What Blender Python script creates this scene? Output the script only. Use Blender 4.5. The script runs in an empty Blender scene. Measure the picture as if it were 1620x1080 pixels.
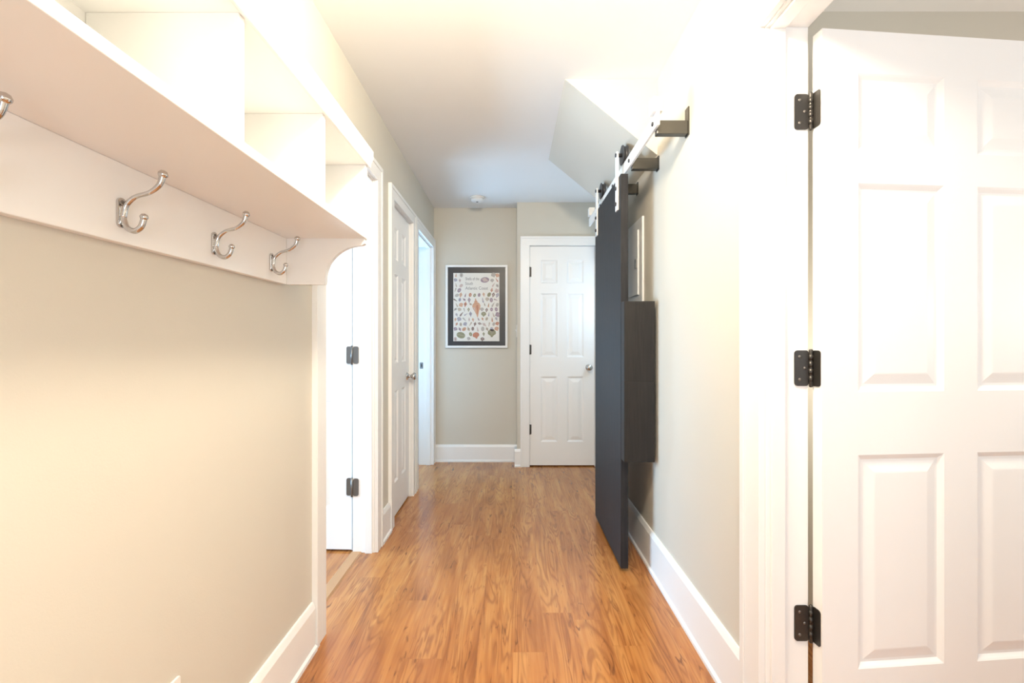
import bpy, bmesh, math, random
from mathutils import Vector, Matrix
random.seed(7)
C = bpy.context.collection
SC = bpy.context.scene
PI = math.pi
try:
    SC.view_settings.view_transform = 'Standard'
    SC.view_settings.look = 'None'
except Exception:
    pass

# ------------------------------------------------------------------ materials
def mat(name, col, rough=0.5, metal=0.0, bump=0.0, bscale=200.0, vary=0.0, spec=0.5, coat=0.0):
    m = bpy.data.materials.new(name); m.use_nodes = True
    nt = m.node_tree; b = nt.nodes['Principled BSDF']
    b.inputs['Base Color'].default_value = (*col, 1)
    b.inputs['Roughness'].default_value = rough
    b.inputs['Metallic'].default_value = metal
    b.inputs['Specular IOR Level'].default_value = spec
    if coat: b.inputs['Coat Weight'].default_value = coat
    tc = nt.nodes.new('ShaderNodeTexCoord')
    n = nt.nodes.new('ShaderNodeTexNoise'); n.inputs['Scale'].default_value = bscale; n.inputs['Detail'].default_value = 3
    nt.links.new(tc.outputs['Object'], n.inputs['Vector'])
    if bump:
        bp = nt.nodes.new('ShaderNodeBump'); bp.inputs['Strength'].default_value = bump; bp.inputs['Distance'].default_value = 0.002
        nt.links.new(n.outputs['Fac'], bp.inputs['Height']); nt.links.new(bp.outputs['Normal'], b.inputs['Normal'])
    if vary:
        n2 = nt.nodes.new('ShaderNodeTexNoise'); n2.inputs['Scale'].default_value = 2.5; n2.inputs['Detail'].default_value = 4
        nt.links.new(tc.outputs['Object'], n2.inputs['Vector'])
        mr = nt.nodes.new('ShaderNodeMapRange')
        mr.inputs['To Min'].default_value = 1 - vary; mr.inputs['To Max'].default_value = 1 + vary
        nt.links.new(n2.outputs['Fac'], mr.inputs['Value'])
        mx = nt.nodes.new('ShaderNodeVectorMath'); mx.operation = 'SCALE'
        mx.inputs[0].default_value = col
        nt.links.new(mr.outputs['Result'], mx.inputs['Scale'])
        nt.links.new(mx.outputs['Vector'], b.inputs['Base Color'])
    return m

M_wall = mat('greige_paint', (0.622, 0.592, 0.520), 0.55, bump=0.10, bscale=260, vary=0.02)
M_ceil = mat('ceiling_paint', (0.84, 0.84, 0.835), 0.8, bump=0.08, bscale=180, vary=0.015)
M_trim = mat('white_trim_paint', (0.87, 0.875, 0.875), 0.35, vary=0.012)
M_door = mat('white_door_paint', (0.88, 0.885, 0.885), 0.38, bump=0.05, bscale=90, vary=0.012)
M_shelf = mat('white_shelf_paint', (0.90, 0.90, 0.885), 0.32, vary=0.01)
M_black = None
M_chrome = mat('brushed_nickel', (0.60, 0.59, 0.58), 0.13, 1.0, vary=0.03)
M_bronze = mat('dark_hinge_metal', (0.07, 0.065, 0.06), 0.38, 0.75, bump=0.05, vary=0.08)
M_screw = mat('hinge_screw_metal', (0.24, 0.22, 0.20), 0.4, 0.9, vary=0.03)
M_pewter = mat('satin_grey_metal', (0.20, 0.20, 0.20), 0.35, 0.8, vary=0.03)
M_standoff = mat('black_steel', (0.075, 0.07, 0.06), 0.25, 0.7, bump=0.1, bscale=120, vary=0.1)
M_wheel = mat('dark_wheel', (0.03, 0.03, 0.035), 0.4, vary=0.04)
M_white = mat('white_powder_coat', (0.86, 0.86, 0.85), 0.35, vary=0.01)
M_plastic = mat('white_plastic', (0.80, 0.79, 0.77), 0.4, vary=0.01)
M_slot = mat('dark_slot', (0.03, 0.03, 0.03), 0.6, vary=0.02)
M_mat = mat('black_mat_board', (0.022, 0.022, 0.026), 0.35, bump=0.05, vary=0.05)
M_paper = mat('poster_paper', (0.77, 0.745, 0.70), 0.4, vary=0.02)
M_ink = mat('poster_ink', (0.19, 0.165, 0.17), 0.5, vary=0.02)
M_threshold = mat('threshold_oak', (0.45, 0.25, 0.12), 0.4, bump=0.1, bscale=40, vary=0.08)

def grain_black(name, c0, c1):
    m = bpy.data.materials.new(name); m.use_nodes = True
    nt = m.node_tree; b = nt.nodes['Principled BSDF']
    tc = nt.nodes.new('ShaderNodeTexCoord'); mp = nt.nodes.new('ShaderNodeMapping')
    mp.inputs['Scale'].default_value = (30, 30, 2.0)
    n = nt.nodes.new('ShaderNodeTexNoise'); n.inputs['Scale'].default_value = 4; n.inputs['Detail'].default_value = 6
    r = nt.nodes.new('ShaderNodeValToRGB')
    r.color_ramp.elements[0].position = 0.3; r.color_ramp.elements[1].position = 0.72
    r.color_ramp.elements[0].color = (*c0, 1); r.color_ramp.elements[1].color = (*c1, 1)
    nt.links.new(tc.outputs['Object'], mp.inputs['Vector']); nt.links.new(mp.outputs['Vector'], n.inputs['Vector'])
    nt.links.new(n.outputs['Fac'], r.inputs['Fac']); nt.links.new(r.outputs['Color'], b.inputs['Base Color'])
    bp = nt.nodes.new('ShaderNodeBump'); bp.inputs['Strength'].default_value = 0.12; bp.inputs['Distance'].default_value = 0.002
    nt.links.new(n.outputs['Fac'], bp.inputs['Height']); nt.links.new(bp.outputs['Normal'], b.inputs['Normal'])
    b.inputs['Roughness'].default_value = 0.55; b.inputs['Specular IOR Level'].default_value = 0.3
    return m
M_black = grain_black('black_stained_wood', (0.010, 0.010, 0.012), (0.022, 0.0215, 0.025))
M_box = grain_black('brown_black_stained_wood', (0.0125, 0.0112, 0.011), (0.021, 0.0188, 0.018))

def floor_mat():
    m = bpy.data.materials.new('honey_laminate_planks'); m.use_nodes = True
    nt = m.node_tree; N = nt.nodes; L = nt.links; b = N['Principled BSDF']
    def math_(op, a, c=None, v=None):
        n = N.new('ShaderNodeMath'); n.operation = op
        if hasattr(a, 'links'): L.new(a, n.inputs[0])
        else: n.inputs[0].default_value = a
        if c is not None:
            if hasattr(c, 'links'): L.new(c, n.inputs[1])
            else: n.inputs[1].default_value = c
        return n.outputs[0]
    tc = N.new('ShaderNodeTexCoord'); sp = N.new('ShaderNodeSeparateXYZ'); L.new(tc.outputs['Object'], sp.inputs[0])
    x, y = sp.outputs['X'], sp.outputs['Y']
    row = math_('FLOOR', math_('DIVIDE', x, 0.128))
    sh = math_('MULTIPLY', math_('FRACT', math_('MULTIPLY', math_('SINE', math_('MULTIPLY', row, 12.9898)), 437.58)), 1.22)
    cb = N.new('ShaderNodeCombineXYZ'); L.new(math_('ADD', y, sh), cb.inputs[0]); L.new(x, cb.inputs[1])
    br = N.new('ShaderNodeTexBrick'); L.new(cb.outputs[0], br.inputs['Vector'])
    br.offset = 0.0; br.inputs['Scale'].default_value = 1.0
    br.inputs['Brick Width'].default_value = 1.22; br.inputs['Row Height'].default_value = 0.128
    br.inputs['Mortar Size'].default_value = 0.0008; br.inputs['Mortar Smooth'].default_value = 0.2
    br.inputs['Color1'].default_value = (0, 0, 0, 1); br.inputs['Color2'].default_value = (1, 1, 1, 1); br.inputs['Mortar'].default_value = (0.5, 0.5, 0.5, 1)
    rnd = N.new('ShaderNodeRGBToBW'); L.new(br.outputs['Color'], rnd.inputs[0]); rv = rnd.outputs[0]
    off = math_('MULTIPLY', rv, 17.3)
    def noise(sx, sy, det, dist, extra=0.0):
        c = N.new('ShaderNodeCombineXYZ'); L.new(math_('MULTIPLY', x, sx), c.inputs[0]); L.new(math_('MULTIPLY', y, sy), c.inputs[1]); L.new(math_('ADD', off, extra), c.inputs[2])
        n = N.new('ShaderNodeTexNoise'); n.inputs['Scale'].default_value = 1.0; n.inputs['Detail'].default_value = det; n.inputs['Distortion'].default_value = dist
        L.new(c.outputs[0], n.inputs['Vector']); return n.outputs['Fac']
    def rng(v, a, c):
        k = N.new('ShaderNodeMapRange'); k.inputs['From Min'].default_value = a; k.inputs['From Max'].default_value = c
        L.new(v, k.inputs['Value']); return k.outputs[0]
    # elongated figure lines, faded in and out by a slow mask
    n1 = noise(9.5, 1.05, 3.0, 0.8)
    s1 = math_('POWER', math_('MULTIPLY', math_('ADD', math_('SINE', math_('MULTIPLY', n1, 78.0)), 1.0), 0.5), 2.0)
    s1 = math_('MULTIPLY', s1, rng(noise(8.0, 1.8, 2, 0.3, 5.0), 0.32, 0.58))
    n2 = noise(100.0, 4.0, 4, 0.0, 2.0)             # fibre
    n4 = noise(12.0, 1.4, 4, 0.8, 8.0)              # broad tonal streaks
    kn = rng(noise(46.0, 8.0, 3, 1.1, 11.0), 0.615, 0.74)   # dark flecks and knots
    t = math_('ADD', math_('MULTIPLY', n2, 0.28), math_('MULTIPLY', n4, 0.60))
    t = math_('ADD', t, math_('MULTIPLY', math_('SUBTRACT', rv, 0.5), 0.05))
    ramp = N.new('ShaderNodeValToRGB'); e = ramp.color_ramp.elements
    e[0].position = 0.27; e[0].color = (0.56, 0.262, 0.080, 1)
    e[1].position = 0.62; e[1].color = (0.28, 0.094, 0.023, 1)
    k = e.new(0.44); k.color = (0.445, 0.178, 0.047, 1)
    L.new(t, ramp.inputs['Fac'])
    def over(fac, a, col):
        mx = N.new('ShaderNodeMix'); mx.data_type = 'RGBA'
        L.new(fac, mx.inputs[0]); L.new(a, mx.inputs[6]); mx.inputs[7].default_value = (*col, 1); return mx.outputs[2]
    c = over(math_('MULTIPLY', s1, 0.54), ramp.outputs['Color'], (0.165, 0.050, 0.014))
    c = over(math_('MULTIPLY', kn, 0.76), c, (0.09, 0.028, 0.010))
    c = over(math_('MULTIPLY', br.outputs['Fac'], 0.12), c, (0.16, 0.055, 0.015))
    L.new(c, b.inputs['Base Color'])
    b.inputs['Roughness'].default_value = 0.23
    b.inputs['Specular IOR Level'].default_value = 0.7
    bp = N.new('ShaderNodeBump'); bp.inputs['Strength'].default_value = 0.08; bp.inputs['Distance'].default_value = 0.001
    L.new(t, bp.inputs['Height']); L.new(bp.outputs['Normal'], b.inputs['Normal'])
    return m
M_floor = floor_mat()

# ------------------------------------------------------------------ mesh helpers
def bx(bm, x0, x1, y0, y1, z0, z1):
    x0, x1 = sorted((x0, x1)); y0, y1 = sorted((y0, y1)); z0, z1 = sorted((z0, z1))
    v = [bm.verts.new(p) for p in ((x0,y0,z0),(x1,y0,z0),(x1,y1,z0),(x0,y1,z0),(x0,y0,z1),(x1,y0,z1),(x1,y1,z1),(x0,y1,z1))]
    for f in ((0,3,2,1),(4,5,6,7),(0,1,5,4),(1,2,6,5),(2,3,7,6),(3,0,4,7)):
        bm.faces.new([v[i] for i in f])

def prism(bm, pts, axis, a, b, mi=0):
    def P(p, t):
        return {'x': (t, p[0], p[1]), 'y': (p[0], t, p[1]), 'z': (p[0], p[1], t)}[axis]
    A = [bm.verts.new(P(p, a)) for p in pts]; B = [bm.verts.new(P(p, b)) for p in pts]
    n = len(pts); fs = [bm.faces.new(A), bm.faces.new(B[::-1])]
    for i in range(n):
        fs.append(bm.faces.new((A[i], B[i], B[(i+1) % n], A[(i+1) % n])))
    for f in fs: f.material_index = mi

def rrect(x0, x1, z0, z1, r, n=5):
    out = []
    for cx, cz, a0 in ((x1-r, z1-r, 0), (x0+r, z1-r, 90), (x0+r, z0+r, 180), (x1-r, z0+r, 270)):
        for i in range(n+1):
            a = math.radians(a0 + 90*i/n); out.append((cx + r*math.cos(a), cz + r*math.sin(a)))
    return out

def lathe(bm, prof, c, d, n=24):
    d = Vector(d).normalized(); u = d.orthogonal().normalized(); w = d.cross(u); c = Vector(c)
    rings = []
    for r, h in prof:
        if r < 1e-6: rings.append([bm.verts.new(c + d*h)])
        else: rings.append([bm.verts.new(c + d*h + (u*math.cos(2*PI*i/n) + w*math.sin(2*PI*i/n))*r) for i in range(n)])
    for a, b in zip(rings[:-1], rings[1:]):
        for i in range(n):
            j = (i+1) % n
            if len(a) == 1 and len(b) == 1: continue
            if len(a) == 1: f = bm.faces.new((a[0], b[i], b[j]))
            elif len(b) == 1: f = bm.faces.new((a[i], a[j], b[0]))
            else: f = bm.faces.new((a[i], a[j], b[j], b[i]))
            f.smooth = True
    if len(rings[0]) > 1: bm.faces.new(rings[0])
    if len(rings[-1]) > 1: bm.faces.new(rings[-1])

def tube(bm, pts, rad, n=12):
    pts = [Vector(p) for p in pts]
    if not isinstance(rad, (list, tuple)): rad = [rad]*len(pts)
    rings = []; u = None
    for i, p in enumerate(pts):
        t = (pts[min(i+1, len(pts)-1)] - pts[max(i-1, 0)]).normalized()
        u = t.orthogonal().normalized() if u is None else (u - t*u.dot(t)).normalized()
        w = t.cross(u)
        rings.append([bm.verts.new(p + (u*math.cos(2*PI*k/n) + w*math.sin(2*PI*k/n))*rad[i]) for k in range(n)])
    for a, b in zip(rings[:-1], rings[1:]):
        for k in range(n):
            f = bm.faces.new((a[k], a[(k+1) % n], b[(k+1) % n], b[k])); f.smooth = True
    bm.faces.new(rings[0]); bm.faces.new(rings[-1])

def smooth_path(pts, k=6):
    P = [Vector(p) for p in pts]; out = []
    for i in range(len(P)-1):
        p0, p1, p2, p3 = P[max(i-1, 0)], P[i], P[i+1], P[min(i+2, len(P)-1)]
        for j in range(k):
            t = j/k
            out.append(0.5*((2*p1) + (p2-p0)*t + (2*p0-5*p1+4*p2-p3)*t*t + (-p0+3*p1-3*p2+p3)*t**3))
    out.append(P[-1]); return out

def NB(): return bmesh.new()

def obj(name, bm, mats, parent=None, local=False, bevel=0.0):
    bmesh.ops.recalc_face_normals(bm, faces=bm.faces[:])
    loc = Vector((0, 0, 0))
    if parent is not None and not local:
        bpy.context.view_layer.update()
        bm.transform(parent.matrix_world.inverted())
    elif parent is None:
        xs = [v.co.x for v in bm.verts]; ys = [v.co.y for v in bm.verts]; zs = [v.co.z for v in bm.verts]
        loc = Vector(((min(xs)+max(xs))/2, (min(ys)+max(ys))/2, min(zs)))
        bm.transform(Matrix.Translation(-loc))
    me = bpy.data.meshes.new(name); bm.to_mesh(me); bm.free()
    o = bpy.data.objects.new(name, me); C.objects.link(o)
    if not isinstance(mats, (list, tuple)): mats = [mats]
    for m in mats: me.materials.append(m)
    o.location = loc
    if parent is not None: o.parent = parent
    if bevel:
        md = o.modifiers.new('bevel', 'BEVEL'); md.width = bevel; md.segments = 2; md.limit_method = 'ANGLE'; md.angle_limit = math.radians(50)
    return o

def tag(o, label, cat, group=None, kind=None):
    o['label'] = label; o['category'] = cat
    if group: o['group'] = group
    if kind: o['kind'] = kind
    return o

def thing(name, label, cat, loc=(0, 0, 0), rz=0, group=None, kind=None):
    o = bpy.data.objects.new(name, None); C.objects.link(o)
    o.empty_display_size = 0.05
    o.location = loc; o.rotation_euler = (0, 0, rz)
    return tag(o, label, cat, group, kind)

# ------------------------------------------------------------------ dimensions
XL, XLR = -0.755, -0.875        # left wall: hall face, room face
XR, XRR = 0.715, 0.835          # right wall
ZC = 2.45
YB = -1.3                       # behind the camera
T = 2.045                       # head of door openings

# floor / ceiling
bm = NB(); bx(bm, -3.1, 3.1, YB, 4.7, -0.06, 0.0)
tag(obj('floor', bm, M_floor), 'honey-orange wood plank floor running down the hallway', 'floor', kind='structure')
bm = NB(); bx(bm, -3.1, 3.1, YB, 4.7, ZC, ZC+0.06)
tag(obj('ceiling', bm, M_ceil), 'smooth white hallway ceiling', 'ceiling', kind='structure')

# left wall with three door openings
O1 = (1.81, 2.50); O2 = (2.86, 3.41); O3 = (3.60, 4.28)
jt = 0.018
bm = NB()
edges = [YB, O1[0]-jt, O1[1]+jt, O2[0]-jt, O2[1]+jt, O3[0]-jt, O3[1]+jt, 4.40]
for i in range(0, 8, 2): bx(bm, XLR, XL, edges[i], edges[i+1], 0, ZC)
for i in range(1, 6, 2): bx(bm, XLR, XL, edges[i], edges[i+1], T+jt, ZC)
tag(obj('wall_left', bm, M_wall), 'greige painted wall on the left with three doorways', 'wall', kind='structure')

# right wall with the near doorway
OR = (0.45, 1.283)
bm = NB()
bx(bm, XR, XRR, YB, OR[0]-jt, 0, ZC); bx(bm, XR, XRR, OR[0]-jt, OR[1]+jt, T+jt, ZC)
bx(bm, XR, XRR, OR[1]+jt, 3.23, 0, ZC)
tag(obj('wall_right', bm, M_wall), 'greige painted wall on the right behind the black sliding door', 'wall', kind='structure')

# end wall : recess on the left, projecting part with the far door
OE = (0.164, 0.768); YE = 4.22
bm = NB()
bx(bm, XLR, 0.047, 4.40, 4.50, 0, ZC)
bx(bm, 0.047, OE[0]-jt, YE, 4.50, 0, ZC)
bx(bm, OE[0]-jt, OE[1]+jt, YE, 4.50, T+jt, ZC)
bx(bm, OE[1]+jt, 1.10, YE, 4.50, 0, ZC)
bx(bm, OE[0]-jt, OE[1]+jt, 4.42, 4.50, 0, T+jt)
tag(obj('wall_end', bm, M_wall), 'greige end wall with the poster recess and the far white door', 'wall', kind='structure')
bm = NB(); bx(bm, XRR, 1.20, 3.13, 3.23, 0, ZC); bx(bm, 1.10, 1.20, 3.23, 4.50, 0, ZC)
tag(obj('wall_alcove', bm, M_wall), 'greige side wall past the end of the right wall', 'wall', kind='structure')
# neighbouring rooms
bm = NB(); bx(bm, -3.08, -3.0, YB, 4.7, 0, ZC); bx(bm, -3.0, XLR, 2.70, 2.78, 0, ZC); bx(bm, -3.0, XLR, 3.44, 3.50, 0, ZC); bx(bm, -3.0, XLR, 4.62, 4.70, 0, ZC)
tag(obj('wall_left_rooms', bm, M_wall), 'walls of the rooms beyond the left doorways', 'wall', kind='structure')
bm = NB(); bx(bm, XRR, 3.0, 1.78, 1.86, 0, ZC); bx(bm, 3.0, 3.08, YB, 1.86, 0, ZC)
tag(obj('wall_right_room', bm, M_wall), 'shaded greige wall seen above the open white door on the right', 'wall', kind='structure')

# sloped soffit under the stairs
bm = NB(); prism(bm, [(0.26, ZC), (XR, ZC), (XR, 2.077)], 'y', 2.24, 3.23)
tag(obj('wall_soffit', bm, M_wall), 'sloped greige soffit where ceiling meets the right wall above the sliding door', 'soffit', kind='structure')

# ------------------------------------------------------------------ baseboards
def base_profile(face, s, h):          # s=+1 : board grows toward +
    return [(face, 0), (face+s*0.024, 0), (face+s*0.024, 0.014), (face+s*0.016, 0.022), (face+s*0.016, h-0.022), (face+s*0.010, h-0.006), (face+s*0.007, h), (face, h)]
bm = NB()
for a, b in ((YB, 1.712), (2.594, 2.772)): prism(bm, base_profile(XL, 1, 0.18), 'y', a, b)
tag(obj('baseboard_left', bm, M_trim), 'tall white baseboard along the left wall', 'baseboard', kind='structure')
bm = NB(); prism(bm, base_profile(XR, -1, 0.20), 'y', 1.392, 3.23)
tag(obj('baseboard_right', bm, M_trim), 'tall white baseboard along the right wall', 'baseboard', kind='structure')
bm = NB(); prism(bm, base_profile(4.40, -1, 0.165), 'x', XL, 0.047); prism(bm, base_profile(YE, -1, 0.165), 'x', 0.023, 0.078); bx(bm, 0.023, 0.047, YE, 4.376, 0, 0.15)
tag(obj('baseboard_end', bm, M_trim), 'white baseboard under the framed poster', 'baseboard', kind='structure')

# ------------------------------------------------------------------ casings
def trim_x(name, y0, y1, xh, xr, s, cw, label, cw2=None, stop=True):
    """door lining in a wall of constant x; s=+1 when the hall lies on +x of it"""
    cw2 = cw if cw2 is None else cw2
    bm = NB(); ct = 0.018
    f0, f1 = xh, xh + s*ct
    rv = 0.003
    bx(bm, f0, f1, y0-cw, y0-rv, 0, T+rv); bx(bm, f0, f1, y1+rv, y1+cw2, 0, T+rv); bx(bm, f0, f1, y0-cw, y1+cw2, T+rv, T+cw)
    g = f1 + s*0.004                                     # raised outer band
    bx(bm, f1, g, y0-cw, y0-cw+0.022, 0, T+cw-0.022); bx(bm, f1, g, y1+cw2-0.022, y1+cw2, 0, T+cw-0.022); bx(bm, f1, g, y0-cw, y1+cw2, T+cw-0.022, T+cw)
    bx(bm, xr, xh, y0-jt, y0, 0, T+jt); bx(bm, xr, xh, y1, y1+jt, 0, T+jt); bx(bm, xr, xh, y0, y1, T, T+jt)
    r0, r1 = xr - s*ct, xr                                # casing on the room side
    bx(bm, r0, r1, y0-0.08, y0-0.004, 0, T+.004); bx(bm, r0, r1, y1+0.03, y1+0.08, 0, T+.004); bx(bm, r0, r1, y0-0.08, y1+0.08, T+.03, T+0.08)
    if stop:
        a, b = xr + s*0.070, xr + s*0.108
        bx(bm, a, b, y0, y0+0.010, 0, T); bx(bm, a, b, y1-0.010, y1, 0, T); bx(bm, a, b, y0+0.010, y1-0.010, T-0.010, T)
    return tag(obj(name, bm, M_trim, bevel=0.0012), label, 'door frame', kind='structure')
trim_x('trim_1', OR[0], OR[1], XR, XRR, -1, 0.105, 'wide white door frame around the near doorway on the right')
trim_x('trim_2', O1[0], O1[1], XL, XLR, 1, 0.094, 'white door frame just past the coat shelf on the left')
trim_x('trim_3', O2[0], O2[1], XL, XLR, 1, 0.085, 'white frame of the narrow closed door on the left', stop=False)
trim_x('trim_4', O3[0], O3[1], XL, XLR, 1, 0.085, 'white door frame of the last doorway on the left beside the poster')
bm = NB(); cw = 0.086
for a, b, z0, z1 in ((OE[0]-cw, OE[0]-0.003, 0, T+.003), (OE[1]+0.003, OE[1]+cw, 0, T+.003), (OE[0]-cw, OE[1]+cw, T+.003, T+cw)): bx(bm, a, b, YE-0.018, YE, z0, z1)
for a, b, z0, z1 in ((OE[0]-cw, OE[0]-cw+.02, 0, T+cw-.02), (OE[1]+cw-.02, OE[1]+cw, 0, T+cw-.02), (OE[0]-cw, OE[1]+cw, T+cw-.02, T+cw)): bx(bm, a, b, YE-0.024, YE-0.018, z0, z1)
bx(bm, OE[0]-jt, OE[0], YE, 4.40, 0, T+jt); bx(bm, OE[1], OE[1]+jt, YE, 4.40, 0, T+jt); bx(bm, OE[0], OE[1], YE, 4.40, T, T+jt)
tag(obj('trim_5', bm, M_trim, bevel=0.0015), 'white frame around the far end door', 'door frame', kind='structure')
bm = NB(); prism(bm, [(-0.885, 0), (-0.825, 0), (-0.832, 0.007), (-0.878, 0.007)], 'y', O1[0], O1[1])
tag(obj('trim_6', bm, M_threshold), 'light wooden threshold strip in the first doorway on the left', 'threshold', kind='structure')

# ------------------------------------------------------------------ six panel doors
def door_leaf(w, t=0.035, st=0.105, mu=0.095, h=2.03, zz=None):
    bm = NB()
    p = (w - 2*st - mu)/2
    xs = [0, st, st+p, st+p+mu, st+2*p+mu, w]
    zz = zz or [0.218, 0.61, 0.18, 0.595, 0.093, 0.22, 0.125]
    k = h/sum(zz); zs = [0]
    for d in zz: zs.append(zs[-1] + d*k)
    for side in (0, 1):
        y0 = 0 if side == 0 else t; sg = 1 if side == 0 else -1
        for i in range(5):
            for j in range(7):
                a, b, c, d = xs[i], xs[i+1], zs[j], zs[j+1]
                if i in (1, 3) and j in (1, 3, 5):
                    steps = [(0, 0), (0.005, 0.0025), (0.014, 0.0085), (0.021, 0.0085), (0.048, 0.002), (0.052, 0.0015)]
                    rings = []
                    for ins, dep in steps:
                        ins = min(ins, p*0.34)
                        rings.append([bm.verts.new((q[0], y0 + sg*dep, q[1])) for q in ((a+ins, c+ins), (b-ins, c+ins), (b-ins, d-ins), (a+ins, d-ins))])
                    for r0, r1 in zip(rings[:-1], rings[1:]):
                        for q in range(4): bm.faces.new((r0[q], r0[(q+1) % 4], r1[(q+1) % 4], r1[q]))
                    bm.faces.new(rings[-1])
                else:
                    bm.faces.new([bm.verts.new(q) for q in ((a, y0, c), (b, y0, c), (b, y0, d), (a, y0, d))])
    for i in range(5):
        for z in (0, h): bm.faces.new([bm.verts.new(q) for q in ((xs[i], 0, z), (xs[i+1], 0, z), (xs[i+1], t, z), (xs[i], t, z))])
    for j in range(7):
        for x in (0, w): bm.faces.new([bm.verts.new(q) for q in ((x, 0, zs[j]), (x, t, zs[j]), (x, t, zs[j+1]), (x, 0, zs[j+1]))])
    bmesh.ops.remove_doubles(bm, verts=bm.verts[:], dist=1e-5)
    return bm

def knob(parent, c, d):
    bm = NB(); lathe(bm, [(0.030, 0), (0.030, 0.004), (0.024, 0.009), (0.012, 0.012), (0.011, 0.030), (0.018, 0.036), (0.027, 0.046), (0.028, 0.056), (0.022, 0.064), (0, 0.067)], c, d)
    k = obj('door_knob', bm, M_chrome, parent); k['label'] = 'satin metal knob'; return k

# near right door (open into the right room)
A5 = math.radians(5.0); DX, DY = 0.849, 1.245
d1 = thing('door_1', 'large white six-panel door standing open on the right', 'door', (DX, DY, 0.012), A5, kind='structure')
obj('door_leaf', door_leaf(0.832, st=0.105, mu=0.102, h=2.005, zz=[0.245, 0.59, 0.174, 0.576, 0.09, 0.213, 0.117]), M_door, d1, local=True)
for z in (1.806, 1.085, 0.368):
    bm = NB()
    prism(bm, rrect(0.795, 0.835, z-0.05, z+0.05, 0.009), 'y', 1.2795, 1.283)
    pin = (0.8390, 1.2775, z)
    lathe(bm, [(0, -0.054), (0.004, -0.053), (0.0054, -0.050), (0.0054, 0.050), (0.004, 0.053), (0, 0.054)], pin, (0, 0, 1), 14)
    for zz in (-0.03, -0.01, 0.01, 0.03):
        lathe(bm, [(0.0058, zz-0.008), (0.0058, zz+0.008)], pin, (0, 0, 1), 14)
    # leaf let into the door edge
    q = rrect(0.0, 0.030, z-0.05, z+0.05, 0.008)
    e0 = Vector((DX - math.sin(A5)*0.035, DY + math.cos(A5)*0.035)); ed = Vector((math.sin(A5), -math.cos(A5))); nn = Vector((-math.cos(A5), -math.sin(A5)))
    fa = [bm.verts.new((e0.x + ed.x*u + nn.x*0.0022, e0.y + ed.y*u + nn.y*0.0022, zq)) for u, zq in q]
    fb = [bm.verts.new((e0.x + ed.x*u + nn.x*0.0002, e0.y + ed.y*u + nn.y*0.0002, zq)) for u, zq in q]
    bm.faces.new(fa); bm.faces.new(fb[::-1])
    for i in range(len(q)): bm.faces.new((fa[i], fb[i], fb[(i+1) % len(q)], fa[(i+1) % len(q)]))
    h = obj('hinge', bm, M_bronze, d1); h['label'] = 'dark metal hinge with rounded corners'
    for dx, dz in ((0.809, 0.032), (0.823, 0.0), (0.809, -0.032)):
        bm = NB(); lathe(bm, [(0.0045, 0), (0.004, 0.0012), (0, 0.0016)], (dx, 1.2795, z+dz), (0, -1, 0), 12)
        obj('screw', bm, M_screw, h)
knob(d1, (DX+0.765*math.cos(A5), DY+0.765*math.sin(A5), 0.93), (math.sin(A5), -math.cos(A5), 0))

# first door on the left (open into the left room)
d2 = thing('door_2', 'white door standing open inside the first left doorway', 'door', (-0.884, 2.548, 0.012), math.radians(178), kind='structure')
obj('door_leaf', door_leaf(0.68), M_door, d2, local=True)
for z in (1.806, 1.085, 0.36):
    bm = NB()
    prism(bm, rrect(-0.872, -0.842, z-0.048, z+0.048, 0.010), 'y', 2.4965, 2.4999)
    lathe(bm, [(0.006, -0.052), (0.006, 0.052)], (-0.879, 2.4975, z), (0, 0, 1), 12)
    prism(bm, rrect(-0.912, -0.884, z-0.048, z+0.048, 0.010), 'y', 2.505, 2.512)
    obj('hinge', bm, M_pewter, d2)['label'] = 'grey metal hinge'

# narrow closed door on the left
d3 = thing('door_3', 'narrow closed white door with a metal knob on the left', 'door', (-0.772, O2[0]+0.002, 0.012), PI/2, kind='structure')
obj('door_leaf', door_leaf(O2[1]-O2[0]-0.004), M_door, d3, local=True)
knob(d3, (-0.772, O2[1]-0.062, 0.905), (1, 0, 0))
for z in (1.80, 1.07, 0.33):
    bm = NB(); lathe(bm, [(0.006, -0.045), (0.006, 0.045)], (-0.764, O2[0]+0.004, z), (0, 0, 1), 12); bx(bm, -0.7715, -0.769, O2[0]+0.004, O2[0]+0.03, z-0.044, z+0.044)
    obj('hinge', bm, M_pewter, d3)['label'] = 'grey metal hinge'

# last door on the left (open into its room)
d4 = thing('door_4', 'white door opened into the last room on the left', 'door', (-0.888, 3.585, 0.012), PI, kind='structure')
obj('door_leaf', door_leaf(0.67), M_door, d4, local=True)
bm = NB(); prism(bm, rrect(-0.866, -0.836, 0.905, 0.963, 0.004), 'y', 4.277, 4.28)
sp = obj('strike_plate', bm, M_pewter); tag(sp, 'small grey strike plate on the jamb of the last left doorway', 'strike plate')
bm = NB(); bx(bm, -0.857, -0.845, 4.2755, 4.277, 0.92, 0.948); obj('strike_hole', bm, M_slot, sp)

# far end door
d5 = thing('door_5', 'white six-panel door at the far end of the hallway', 'door', (OE[0]+0.002, YE+0.004, 0.012), 0, kind='structure')
obj('door_leaf', door_leaf(0.60, st=0.10, mu=0.088), M_door, d5, local=True)
knob(d5, (0.712, YE+0.004, 0.92), (0, -1, 0))
for z in (1.805, 1.085, 0.345):
    bm = NB(); lathe(bm, [(0.007, -0.046), (0.007, 0.046)], (OE[0]+0.001, YE-0.004, z), (0, 0, 1), 12); bx(bm, OE[0]+0.002, OE[0]+0.016, YE+0.001, YE+0.0035, z-0.044, z+0.044)
    obj('hinge', bm, M_bronze, d5)['label'] = 'dark metal hinge'

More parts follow.
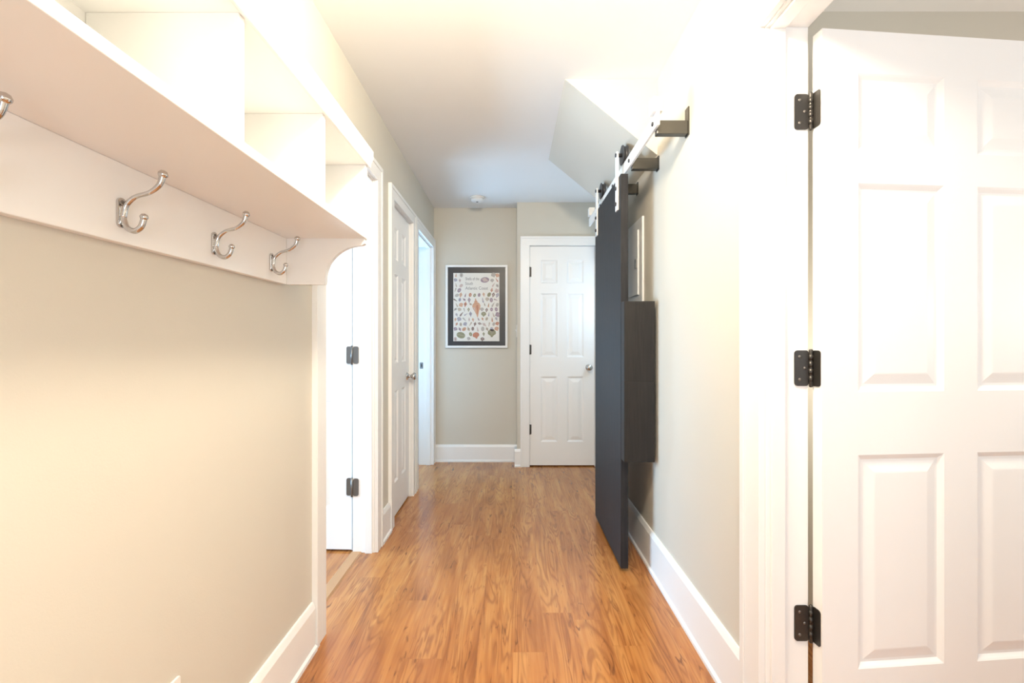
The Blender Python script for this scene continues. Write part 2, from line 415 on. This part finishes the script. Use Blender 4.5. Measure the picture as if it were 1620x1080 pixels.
# ------------------------------------------------------------------ coat shelf
XF = -0.477
cs = thing('coat_shelf', 'white wall-mounted cubby shelf with a row of metal coat hooks', 'coat shelf', (XL, 0.80, 1.346))
Y0, Y1 = 0.09, 1.505
RF = XL + 0.020
bm = NB(); bx(bm, XL, XF, Y0, Y1, 1.496, 1.516); obj('bottom_board', bm, M_shelf, cs, bevel=0.002)
bm = NB(); bx(bm, XL, XF, Y0, Y1, 1.738, 1.760); obj('top_board', bm, M_shelf, cs, bevel=0.002)
bm = NB(); prism(bm, [(XF, 1.738), (XF+0.006, 1.738), (XF+0.008, 1.752), (XF+0.014, 1.762), (XF+0.016, 1.790), (XF, 1.790), (XF-0.02, 1.76), (XF, 1.76)], 'y', Y0-0.01, Y1+0.012); obj('crown_moulding', bm, M_shelf, cs)
bm = NB(); bx(bm, XL, XL+0.006, Y0, Y1, 1.516, 1.738); obj('back_panel', bm, M_shelf, cs)
for y in (0.446, 0.799, 1.153):
    bm = NB(); bx(bm, XL+0.006, XF-0.003, y, y+0.018, 1.516, 1.738); obj('divider', bm, M_shelf, cs, bevel=0.0015)
for y in (Y0, Y1-0.018):
    bm = NB(); bx(bm, XL+0.006, XF-0.001, y, y+0.018, 1.516, 1.738); obj('end_panel', bm, M_shelf, cs, bevel=0.0015)
bm = NB(); bx(bm, XL, RF, Y0, Y1-0.02, 1.346, 1.496); obj('hook_rail', bm, M_shelf, cs, bevel=0.002)
bm = NB()
prof = [(RF, 1.496), (RF, 1.346), (-0.612, 1.346)]
for i in range(0, 13):
    a = i/12*PI/2
    prof.append((-0.612 + 0.120*(1-math.cos(a)) + 0.002, 1.362 + 0.112*math.sin(a)))
prof += [(XF-0.004, 1.480), (XF-0.004, 1.496)]
for y in (Y0, Y1-0.02):
    b2 = NB(); prism(b2, prof, 'y', y, y+0.02); obj('bracket', b2, M_shelf, cs)
bm.free()
# hooks
def make_hook(y):
    zc = 1.403
    bm = NB()
    pr = []
    up = smooth_path([(RF+0.006, y, zc-0.010), (RF+0.012, y, zc+0.012), (RF+0.030, y, zc+0.028), (RF+0.056, y, zc+0.036), (RF+0.074, y, zc+0.050), (RF+0.080, y, zc+0.066)], 6)
    n = len(up); tube(bm, up, [0.0058 - 0.0016*math.sin(PI*i/(n-1)) for i in range(n)], 12)
    h = obj('coat_hook', bm, M_chrome, cs); h['label'] = 'brushed metal double coat hook'
    bm = NB()
    lathe(bm, [(0, -0.008), (0.005, -0.0065), (0.0082, -0.002), (0.0082, 0.002), (0.005, 0.0065), (0, 0.008)], (RF+0.081, y, zc+0.070), (0.35, 0, 1), 16); obj('tip', bm, M_chrome, h)
    bm = NB()
    lo = smooth_path([(RF+0.006, y, zc+0.010), (RF+0.007, y, zc-0.014), (RF+0.014, y, zc-0.030), (RF+0.028, y, zc-0.036), (RF+0.040, y, zc-0.028), (RF+0.045, y, zc-0.014)], 6)
    tube(bm, lo, 0.0052, 12)
    lathe(bm, [(0, -0.007), (0.005, -0.005), (0.0072, 0), (0.005, 0.005), (0, 0.007)], (RF+0.0455, y, zc-0.010), (0.2, 0, 1), 16)
    obj('lower_hook', bm, M_chrome, h)
    bm = NB(); prism(bm, rrect(y-0.009, y+0.009, zc-0.030, zc+0.026, 0.0088, 8), 'x', RF, RF+0.005); obj('base_plate', bm, M_chrome, h, bevel=0.001)
    for dz in (0.018, -0.022):
        bm = NB(); lathe(bm, [(0.0036, 0), (0.003, 0.0012), (0, 0.0018)], (RF+0.005, y, zc+dz), (1, 0, 0), 10); obj('screw', bm, M_screw, h)
for y in (0.319, 0.586, 0.853, 1.120, 1.387): make_hook(y)

# wall outlet under the shelf (its top edge just enters the frame)
ol = thing('wall_outlet', 'white outlet plate low on the left wall under the coat shelf', 'outlet', (XL, 0.995, 0.29))
bm = NB(); prism(bm, rrect(0.960, 1.030, 0.290, 0.407, 0.006), 'x', XL, XL+0.006); obj('cover_plate', bm, M_plastic, ol, bevel=0.0015)
for z in (0.329, 0.369):
    bm = NB(); prism(bm, rrect(0.978, 1.012, z-0.014, z+0.014, 0.008), 'x', XL+0.006, XL+0.0085); s = obj('socket', bm, M_plastic, ol)
    for dy in (-0.006, 0.006):
        bm = NB(); bx(bm, XL+0.0085, XL+0.0089, 0.995+dy-0.001, 0.995+dy+0.001, z-0.002, z+0.008); obj('slot', bm, M_slot, s)

# ------------------------------------------------------------------ sliding door
XD0, XD1 = 0.546, 0.584
bd = thing('sliding_door', 'black stained sliding door hanging from a white track on the right', 'door', (0.565, 2.65, 0.02))
bm = NB(); bx(bm, XD0, XD1, 2.285, 2.985, 0.02, 2.003); obj('door_panel', bm, M_black, bd, bevel=0.0025)
bm = NB(); bx(bm, XD0+0.002, 0.697, 2.222, 2.283, 0.9668, 1.357); eb = obj('side_box', bm, M_box, bd, bevel=0.0006); eb['label'] = 'upper half of the black side box'
bm = NB(); bx(bm, XD0+0.002, 0.697, 2.222, 2.283, 0.571, 0.9665); obj('side_box', bm, M_box, bd, bevel=0.0006)['label'] = 'lower half of the black side box'
for y in (2.355, 2.915):
    bm = NB(); pts = [(y-0.022, 1.835), (y+0.022, 1.835), (y+0.022, 2.115)]
    pts += [(y+0.022*math.cos(a), 2.115+0.027*math.sin(a)) for a in [PI*i/10 for i in range(1, 10)]] + [(y-0.022, 2.115)]
    prism(bm, pts, 'x', XD0-0.007, XD0); hg = obj('hanger_strap', bm, M_white, bd); hg['label'] = 'white strap with black bolts'
    bm = NB(); lathe(bm, [(0.050, 0), (0.050, 0.004), (0.043, 0.006), (0.043, 0.020), (0.050, 0.022), (0.050, 0.026)], (0.567, y, 2.1225), (1, 0, 0), 28); obj('wheel', bm, M_wheel, hg)
    bm = NB(); lathe(bm, [(0.010, -0.010), (0.010, 0.024)], (XD0-0.002, y, 2.1225), (1, 0, 0), 14); obj('axle', bm, M_wheel, hg)
    for z in (1.87, 1.95):
        bm = NB(); lathe(bm, [(0.010, 0), (0.010, 0.006), (0.006, 0.008), (0, 0.008)], (XD0-0.007, y, z), (-1, 0, 0), 6); obj('bolt', bm, M_wheel, hg)

tk = thing('door_track', 'white flat steel track carrying the black sliding door', 'door track', (0.58, 2.5, 2.02))
bm = NB(); bx(bm, 0.5745, 0.5855, 1.80, 3.40, 2.018, 2.076); obj('rail', bm, M_white, tk, bevel=0.001)
for y in (1.835, 3.33):
    bm = NB(); bx(bm, 0.560, 0.600, y-0.028, y+0.028, 2.076, 2.134); obj('end_stop', bm, M_white, tk, bevel=0.003)
for y, pt in ((1.835, 2.108), (2.21, 2.062), (2.575, 2.062), (2.94, 2.062)):
    bm = NB(); bx(bm, 0.5855, XR-0.005, y, y+0.032, 1.998, 2.052); s = obj('standoff', bm, M_standoff, tk, bevel=0.002); s['label'] = 'black steel standoff block'
    bm = NB(); bx(bm, XR-0.005, XR, y-0.002, y+0.034, 1.994, pt); obj('wall_plate', bm, M_standoff, s)
    bm = NB(); lathe(bm, [(0.009, 0), (0.009, 0.005), (0, 0.006)], (0.5745, y+0.02, 2.045), (-1, 0, 0), 6); obj('bolt', bm, M_wheel, s)

# breaker panel behind the sliding door
bp_ = thing('breaker_panel', 'white electrical panel on the right wall partly behind the sliding door', 'electrical panel', (XR, 2.63, 1.36))
bm = NB(); bx(bm, XR-0.012, XR, 2.46, 2.82, 1.36, 1.84); obj('cover', bm, M_white, bp_, bevel=0.003)
bm = NB(); bx(bm, XR-0.020, XR-0.012, 2.52, 2.76, 1.42, 1.78); dd = obj('panel_door', bm, M_white, bp_, bevel=0.002)
bm = NB(); bx(bm, XR-0.026, XR-0.020, 2.535, 2.56, 1.57, 1.62); obj('latch', bm, M_pewter, dd)

# ------------------------------------------------------------------ smoke detector, switch
sd = thing('smoke_detector', 'round white smoke detector on the ceiling near the far end', 'smoke detector', (-0.312, 4.08, ZC))
bm = NB(); lathe(bm, [(0.068, 0), (0.068, 0.010), (0.064, 0.013)], (-0.312, 4.08, ZC), (0, 0, -1), 32); obj('base', bm, M_plastic, sd)
bm = NB(); lathe(bm, [(0.060, 0.013), (0.056, 0.028), (0.048, 0.036), (0.020, 0.039), (0, 0.039)], (-0.312, 4.08, ZC), (0, 0, -1), 32); obj('cover', bm, M_plastic, sd)
bm = NB(); lathe(bm, [(0.010, 0.039), (0.009, 0.041), (0, 0.0415)], (-0.312, 4.08, ZC), (0, 0, -1), 16); obj('test_button', bm, M_slot, sd)
sw = thing('light_switch', 'small white light switch at the edge of the recess beside the far door', 'light switch', (0.047, 4.30, 1.19))
bm = NB(); prism(bm, rrect(4.265, 4.335, 1.20, 1.316, 0.005), 'x', 0.047, 0.041); obj('cover_plate', bm, M_plastic, sw)
bm = NB(); prism(bm, [(0.041, 1.268), (0.041, 1.250), (0.028, 1.272), (0.030, 1.276)], 'y', 4.295, 4.305); obj('toggle', bm, M_plastic, sw)

# ------------------------------------------------------------------ framed poster
def PX(px): return (px-810)/720*4.375
def PZ(py): return 1.16 + (540-py)/720*4.375
pf = thing('framed_poster', 'white framed seashell poster with a black mat on the end wall', 'framed picture', ((PX(705)+PX(803))/2, 4.40, PZ(550)))
x0, x1, z0, z1 = PX(705), PX(803), PZ(550), PZ(419); fw = 0.021
bm = NB()
for a, b, c, d in ((x0, x1, z1-fw, z1), (x0, x1, z0, z0+fw), (x0, x0+fw, z0+fw, z1-fw), (x1-fw, x1, z0+fw, z1-fw)): bx(bm, a, b, 4.370, 4.40, c, d)
obj('frame', bm, M_white, pf, bevel=0.002)
bm = NB(); bx(bm, x0+fw, x1-fw, 4.384, 4.398, z0+fw, z1-fw); obj('mat_board', bm, M_mat, pf)
q0, q1, r0, r1 = PX(717), PX(790), PZ(539.5), PZ(431.5)
bm = NB(); bx(bm, q0, q1, 4.3825, 4.384, r0, r1); po = obj('poster', bm, M_paper, pf); po['label'] = 'cream sheet printed with many small seashells'
# printed shells
cols = [(0.50, 0.21, 0.13), (0.60, 0.34, 0.22), (0.34, 0.25, 0.30), (0.48, 0.41, 0.33), (0.24, 0.17, 0.15), (0.33, 0.32, 0.39), (0.56, 0.44, 0.41), (0.28, 0.27, 0.16), (0.43, 0.40, 0.37)]
SM = [mat('shell_ink_%s' % n, c, 0.5, vary=0.15) for n, c in zip(('rust', 'peach', 'plum', 'tan', 'umber', 'slate', 'pink', 'olive', 'grey'), cols)]
bm = NB(); YP = 4.3824
def poly(pts, mi, y=YP):
    f = bm.faces.new([bm.verts.new((p[0], y, p[1])) for p in pts]); f.material_index = mi
def rot(pts, cx, cz, a, s):
    ca, sa = math.cos(a), math.sin(a)
    return [(cx + s*(u*ca - v*sa), cz + s*(u*sa + v*ca)) for u, v in pts]
scallop = [(0, -0.5), (0.16, -0.44), (0.12, -0.36)] + [(0.5*math.cos(t)*(1+0.06*(k % 2)), 0.05+0.45*math.sin(t)*(1+0.06*(k % 2))) for k, t in enumerate([math.radians(-20+220*i/14) for i in range(15)])] + [(-0.12, -0.36), (-0.16, -0.44)]
whelk = [(0, 0.58), (0.06, 0.48), (0.05, 0.44), (0.14, 0.36), (0.12, 0.31), (0.26, 0.24), (0.33, 0.10), (0.28, -0.08), (0.18, -0.24), (0.12, -0.40), (0.05, -0.58), (-0.02, -0.60), (-0.05, -0.44), (-0.14, -0.26), (-0.27, -0.06), (-0.31, 0.08), (-0.24, 0.22), (-0.12, 0.30), (-0.14, 0.35), (-0.05, 0.43), (-0.06, 0.47)]
oval = [(0.36*math.cos(2*PI*i/14), 0.5*math.sin(2*PI*i/14)) for i in range(14)]
auger = [(0, 0.6), (0.08, 0.4), (0.06, 0.36), (0.13, 0.15), (0.10, 0.10), (0.18, -0.15), (0.15, -0.2), (0.2, -0.45), (0.05, -0.58), (-0.12, -0.5), (-0.18, -0.2), (-0.14, -0.15), (-0.14, 0.10), (-0.10, 0.15), (-0.08, 0.36), (-0.04, 0.4)]
shapes = [scallop, whelk, oval, auger]
cxp, czp = PX(753.5), PZ(486)
W, H = q1-q0, r1-r0
nx, nz = 10, 14
for i in range(nx):
    for j in range(nz):
        cx = q0 + W*(i+0.5)/nx + random.uniform(-.005, .005) + (0.008 if j % 2 else -0.008)
        cz = r0 + H*(j+0.5)/nz + random.uniform(-.005, .005)
        if PX(732) < cx < PX(776) and cz > PZ(461): continue
        if abs(cx-cxp) < 0.048 and abs(cz-czp) < 0.090: continue
        if (abs(cx-PX(730)) < .065 or abs(cx-PX(778)) < .055 or abs(cx-PX(753)) < .045) and cz < PZ(523): continue
        cx = min(max(cx, q0+0.020), q1-0.020)
        s = random.uniform(0.033, 0.048); a = random.uniform(-0.6, 0.6) if random.random() < .7 else random.uniform(-PI, PI)
        sh = random.choice(shapes); ci = random.choice([0, 1, 2, 2, 3, 3, 4, 5, 6, 6, 7, 8, 8])
        poly(rot(sh, cx, cz, a, s), ci)
        if sh is scallop:
            for k in range(3): poly(rot([(0, -0.3), (-0.22+0.2*k, 0.36), (-0.16+0.2*k, 0.37)], cx, cz, a, s), 6 if ci != 6 else 2, YP-0.0003)
        else:
            poly(rot([(-0.06, -0.22), (0.08, -0.15), (0.10, 0.10), (0.0, 0.18), (-0.08, 0.02)], cx, cz, a, s), random.choice([4, 6, 3]), YP-0.0003)
slim = [(u*0.84, v*1.05) for u, v in whelk]
poly(rot(slim, cxp, czp, 0.10, 0.150), 1)
poly(rot([(-0.02, -0.50), (0.05, -0.40), (0.12, -0.10), (0.13, 0.12), (0.05, 0.18), (-0.02, 0.04), (0.02, -0.2)], cxp, czp, 0.10, 0.150), 0, YP-0.0003)
for t in (0.24, 0.36): poly(rot([(-0.22+t*0.4, t-0.02), (0.22-t*0.4, t+0.02), (0.20-t*0.4, t+0.045), (-0.20+t*0.4, t)], cxp, czp, 0.10, 0.150), 0, YP-0.0003)
poly(rot([(-0.22, 0.04), (-0.10, -0.02), (-0.08, -0.30), (-0.14, -0.14)], cxp, czp, 0.10, 0.150), 6, YP-0.0003)
poly(rot(oval, PX(729), PZ(530), 1.3, 0.085), 7); poly(rot([(-0.02, -.45), (0.03, -.45), (0.03, .45), (-0.02, .45)], PX(729), PZ(530), 1.3, 0.085), 3, YP-0.0003)
poly(rot(scallop, PX(778), PZ(527), 0.0, 0.076), 7); poly(rot(scallop, PX(753), PZ(530.5), 0.2, 0.062), 0)
for k in range(4): poly(rot([(0, -0.3), (-0.30+0.2*k, 0.34), (-0.24+0.2*k, 0.36)], PX(778), PZ(527), 0, 0.076), 3, YP-0.0003)
o = obj('printed_shells', bm, SM, po); o['label'] = 'rows of small printed seashells around one large whelk'
bm = NB()
# small picture beside the title
poly(rot([(0.5*math.cos(2*PI*i/16), 0.32*math.sin(2*PI*i/16)) for i in range(16)], PX(767), PZ(442.5), 0.1, 0.085), 2)
poly(rot(whelk, PX(767), PZ(442.5), 1.2, 0.06), 6, YP-0.0003)
obj('title_picture', bm, SM, po)
def text(body, x, z, size, name='title_text', width=None):
    cu = bpy.data.curves.new('t', 'FONT'); cu.body = body; cu.size = size; cu.offset = 0.0
    to = bpy.data.objects.new('t', cu); C.objects.link(to)
    bpy.context.view_layer.update()
    me = bpy.data.meshes.new_from_object(to.evaluated_get(bpy.context.evaluated_depsgraph_get()))
    bpy.data.objects.remove(to)
    b = bmesh.new(); b.from_mesh(me); bpy.data.meshes.remove(me)
    if width:
        wx = max(v.co.x for v in b.verts); b.transform(Matrix.Diagonal((width/wx, 1, 1, 1)))
    b.transform(Matrix.Translation((x, 4.3817, z)) @ Matrix.Rotation(PI/2, 4, 'X'))
    o = obj(name, b, M_ink, po); o['label'] = 'title lettering'
text('Shells of the', PX(736), PZ(443.0), 0.042, width=PX(758.0)-PX(736))
text('South', PX(736), PZ(450.4), 0.042, width=PX(748)-PX(736))
text('Atlantic Coast', PX(736), PZ(457.8), 0.042, width=PX(772)-PX(736))

# ------------------------------------------------------------------ lights
def point(loc, e, col, r=0.1):
    l = bpy.data.lights.new('lamp_or_fill', 'POINT'); l.energy = e; l.color = col; l.shadow_soft_size = r
    o = bpy.data.objects.new('lamp_or_fill', l); o.location = loc; C.objects.link(o); return o
def area(loc, d, e, col, sx, sy):
    l = bpy.data.lights.new('lamp_or_fill', 'AREA'); l.energy = e; l.color = col; l.shape = 'RECTANGLE'; l.size = sx; l.size_y = sy
    o = bpy.data.objects.new('lamp_or_fill', l); o.location = loc; o.rotation_euler = Vector(d).to_track_quat('-Z', 'Z').to_euler(); C.objects.link(o); return o
point((0.07, 0.84, 2.33), 104, (1.0, 0.87, 0.68), 0.11)
point((0.0, -0.70, 1.1), 26, (0.96, 0.98, 1.0), 0.2)  # added fill behind the camera, lifts shelf dividers and underside
point((1.60, 0.05, 1.6), 17, (0.95, 0.98, 1.0), 0.25)  # added fill in the right room, whitens the open door face
point((2.50, 0.95, 1.3), 10, (1.0, 0.96, 0.90), 0.15)  # added fill, reaches the room wall behind the open door
point((1.45, 1.50, 1.1), 6, (1.0, 0.92, 0.78), 0.05)  # added light hidden behind the open door, brightens the hinge-side gap
point((0.92, 3.72, 1.5), 8, (0.52, 0.76, 1.0), 0.12)  # added cool fill hidden past the sliding door, for the far end
area((-2.9, 2.10, 1.0), (1, 0, 0), 125, (0.45, 0.72, 1.0), 0.75, 1.6)
area((-1.55, 4.46, 1.0), (1.0, -0.75, 0.35), 46, (0.38, 0.68, 1.0), 0.25, 1.0)
w = bpy.data.worlds.new('World'); SC.world = w; w.use_nodes = True
w.node_tree.nodes['Background'].inputs[0].default_value = (0.95, 0.975, 1.0, 1); w.node_tree.nodes['Background'].inputs[1].default_value = 1.0

# ------------------------------------------------------------------ camera
cam = bpy.data.cameras.new('camera'); cam.sensor_width = 36; cam.lens = 16; cam.clip_start = 0.02
co = bpy.data.objects.new('camera', cam); C.objects.link(co)
co.location = (0, 0, 1.16); co.rotation_euler = (PI/2, 0, 0)
SC.camera = co
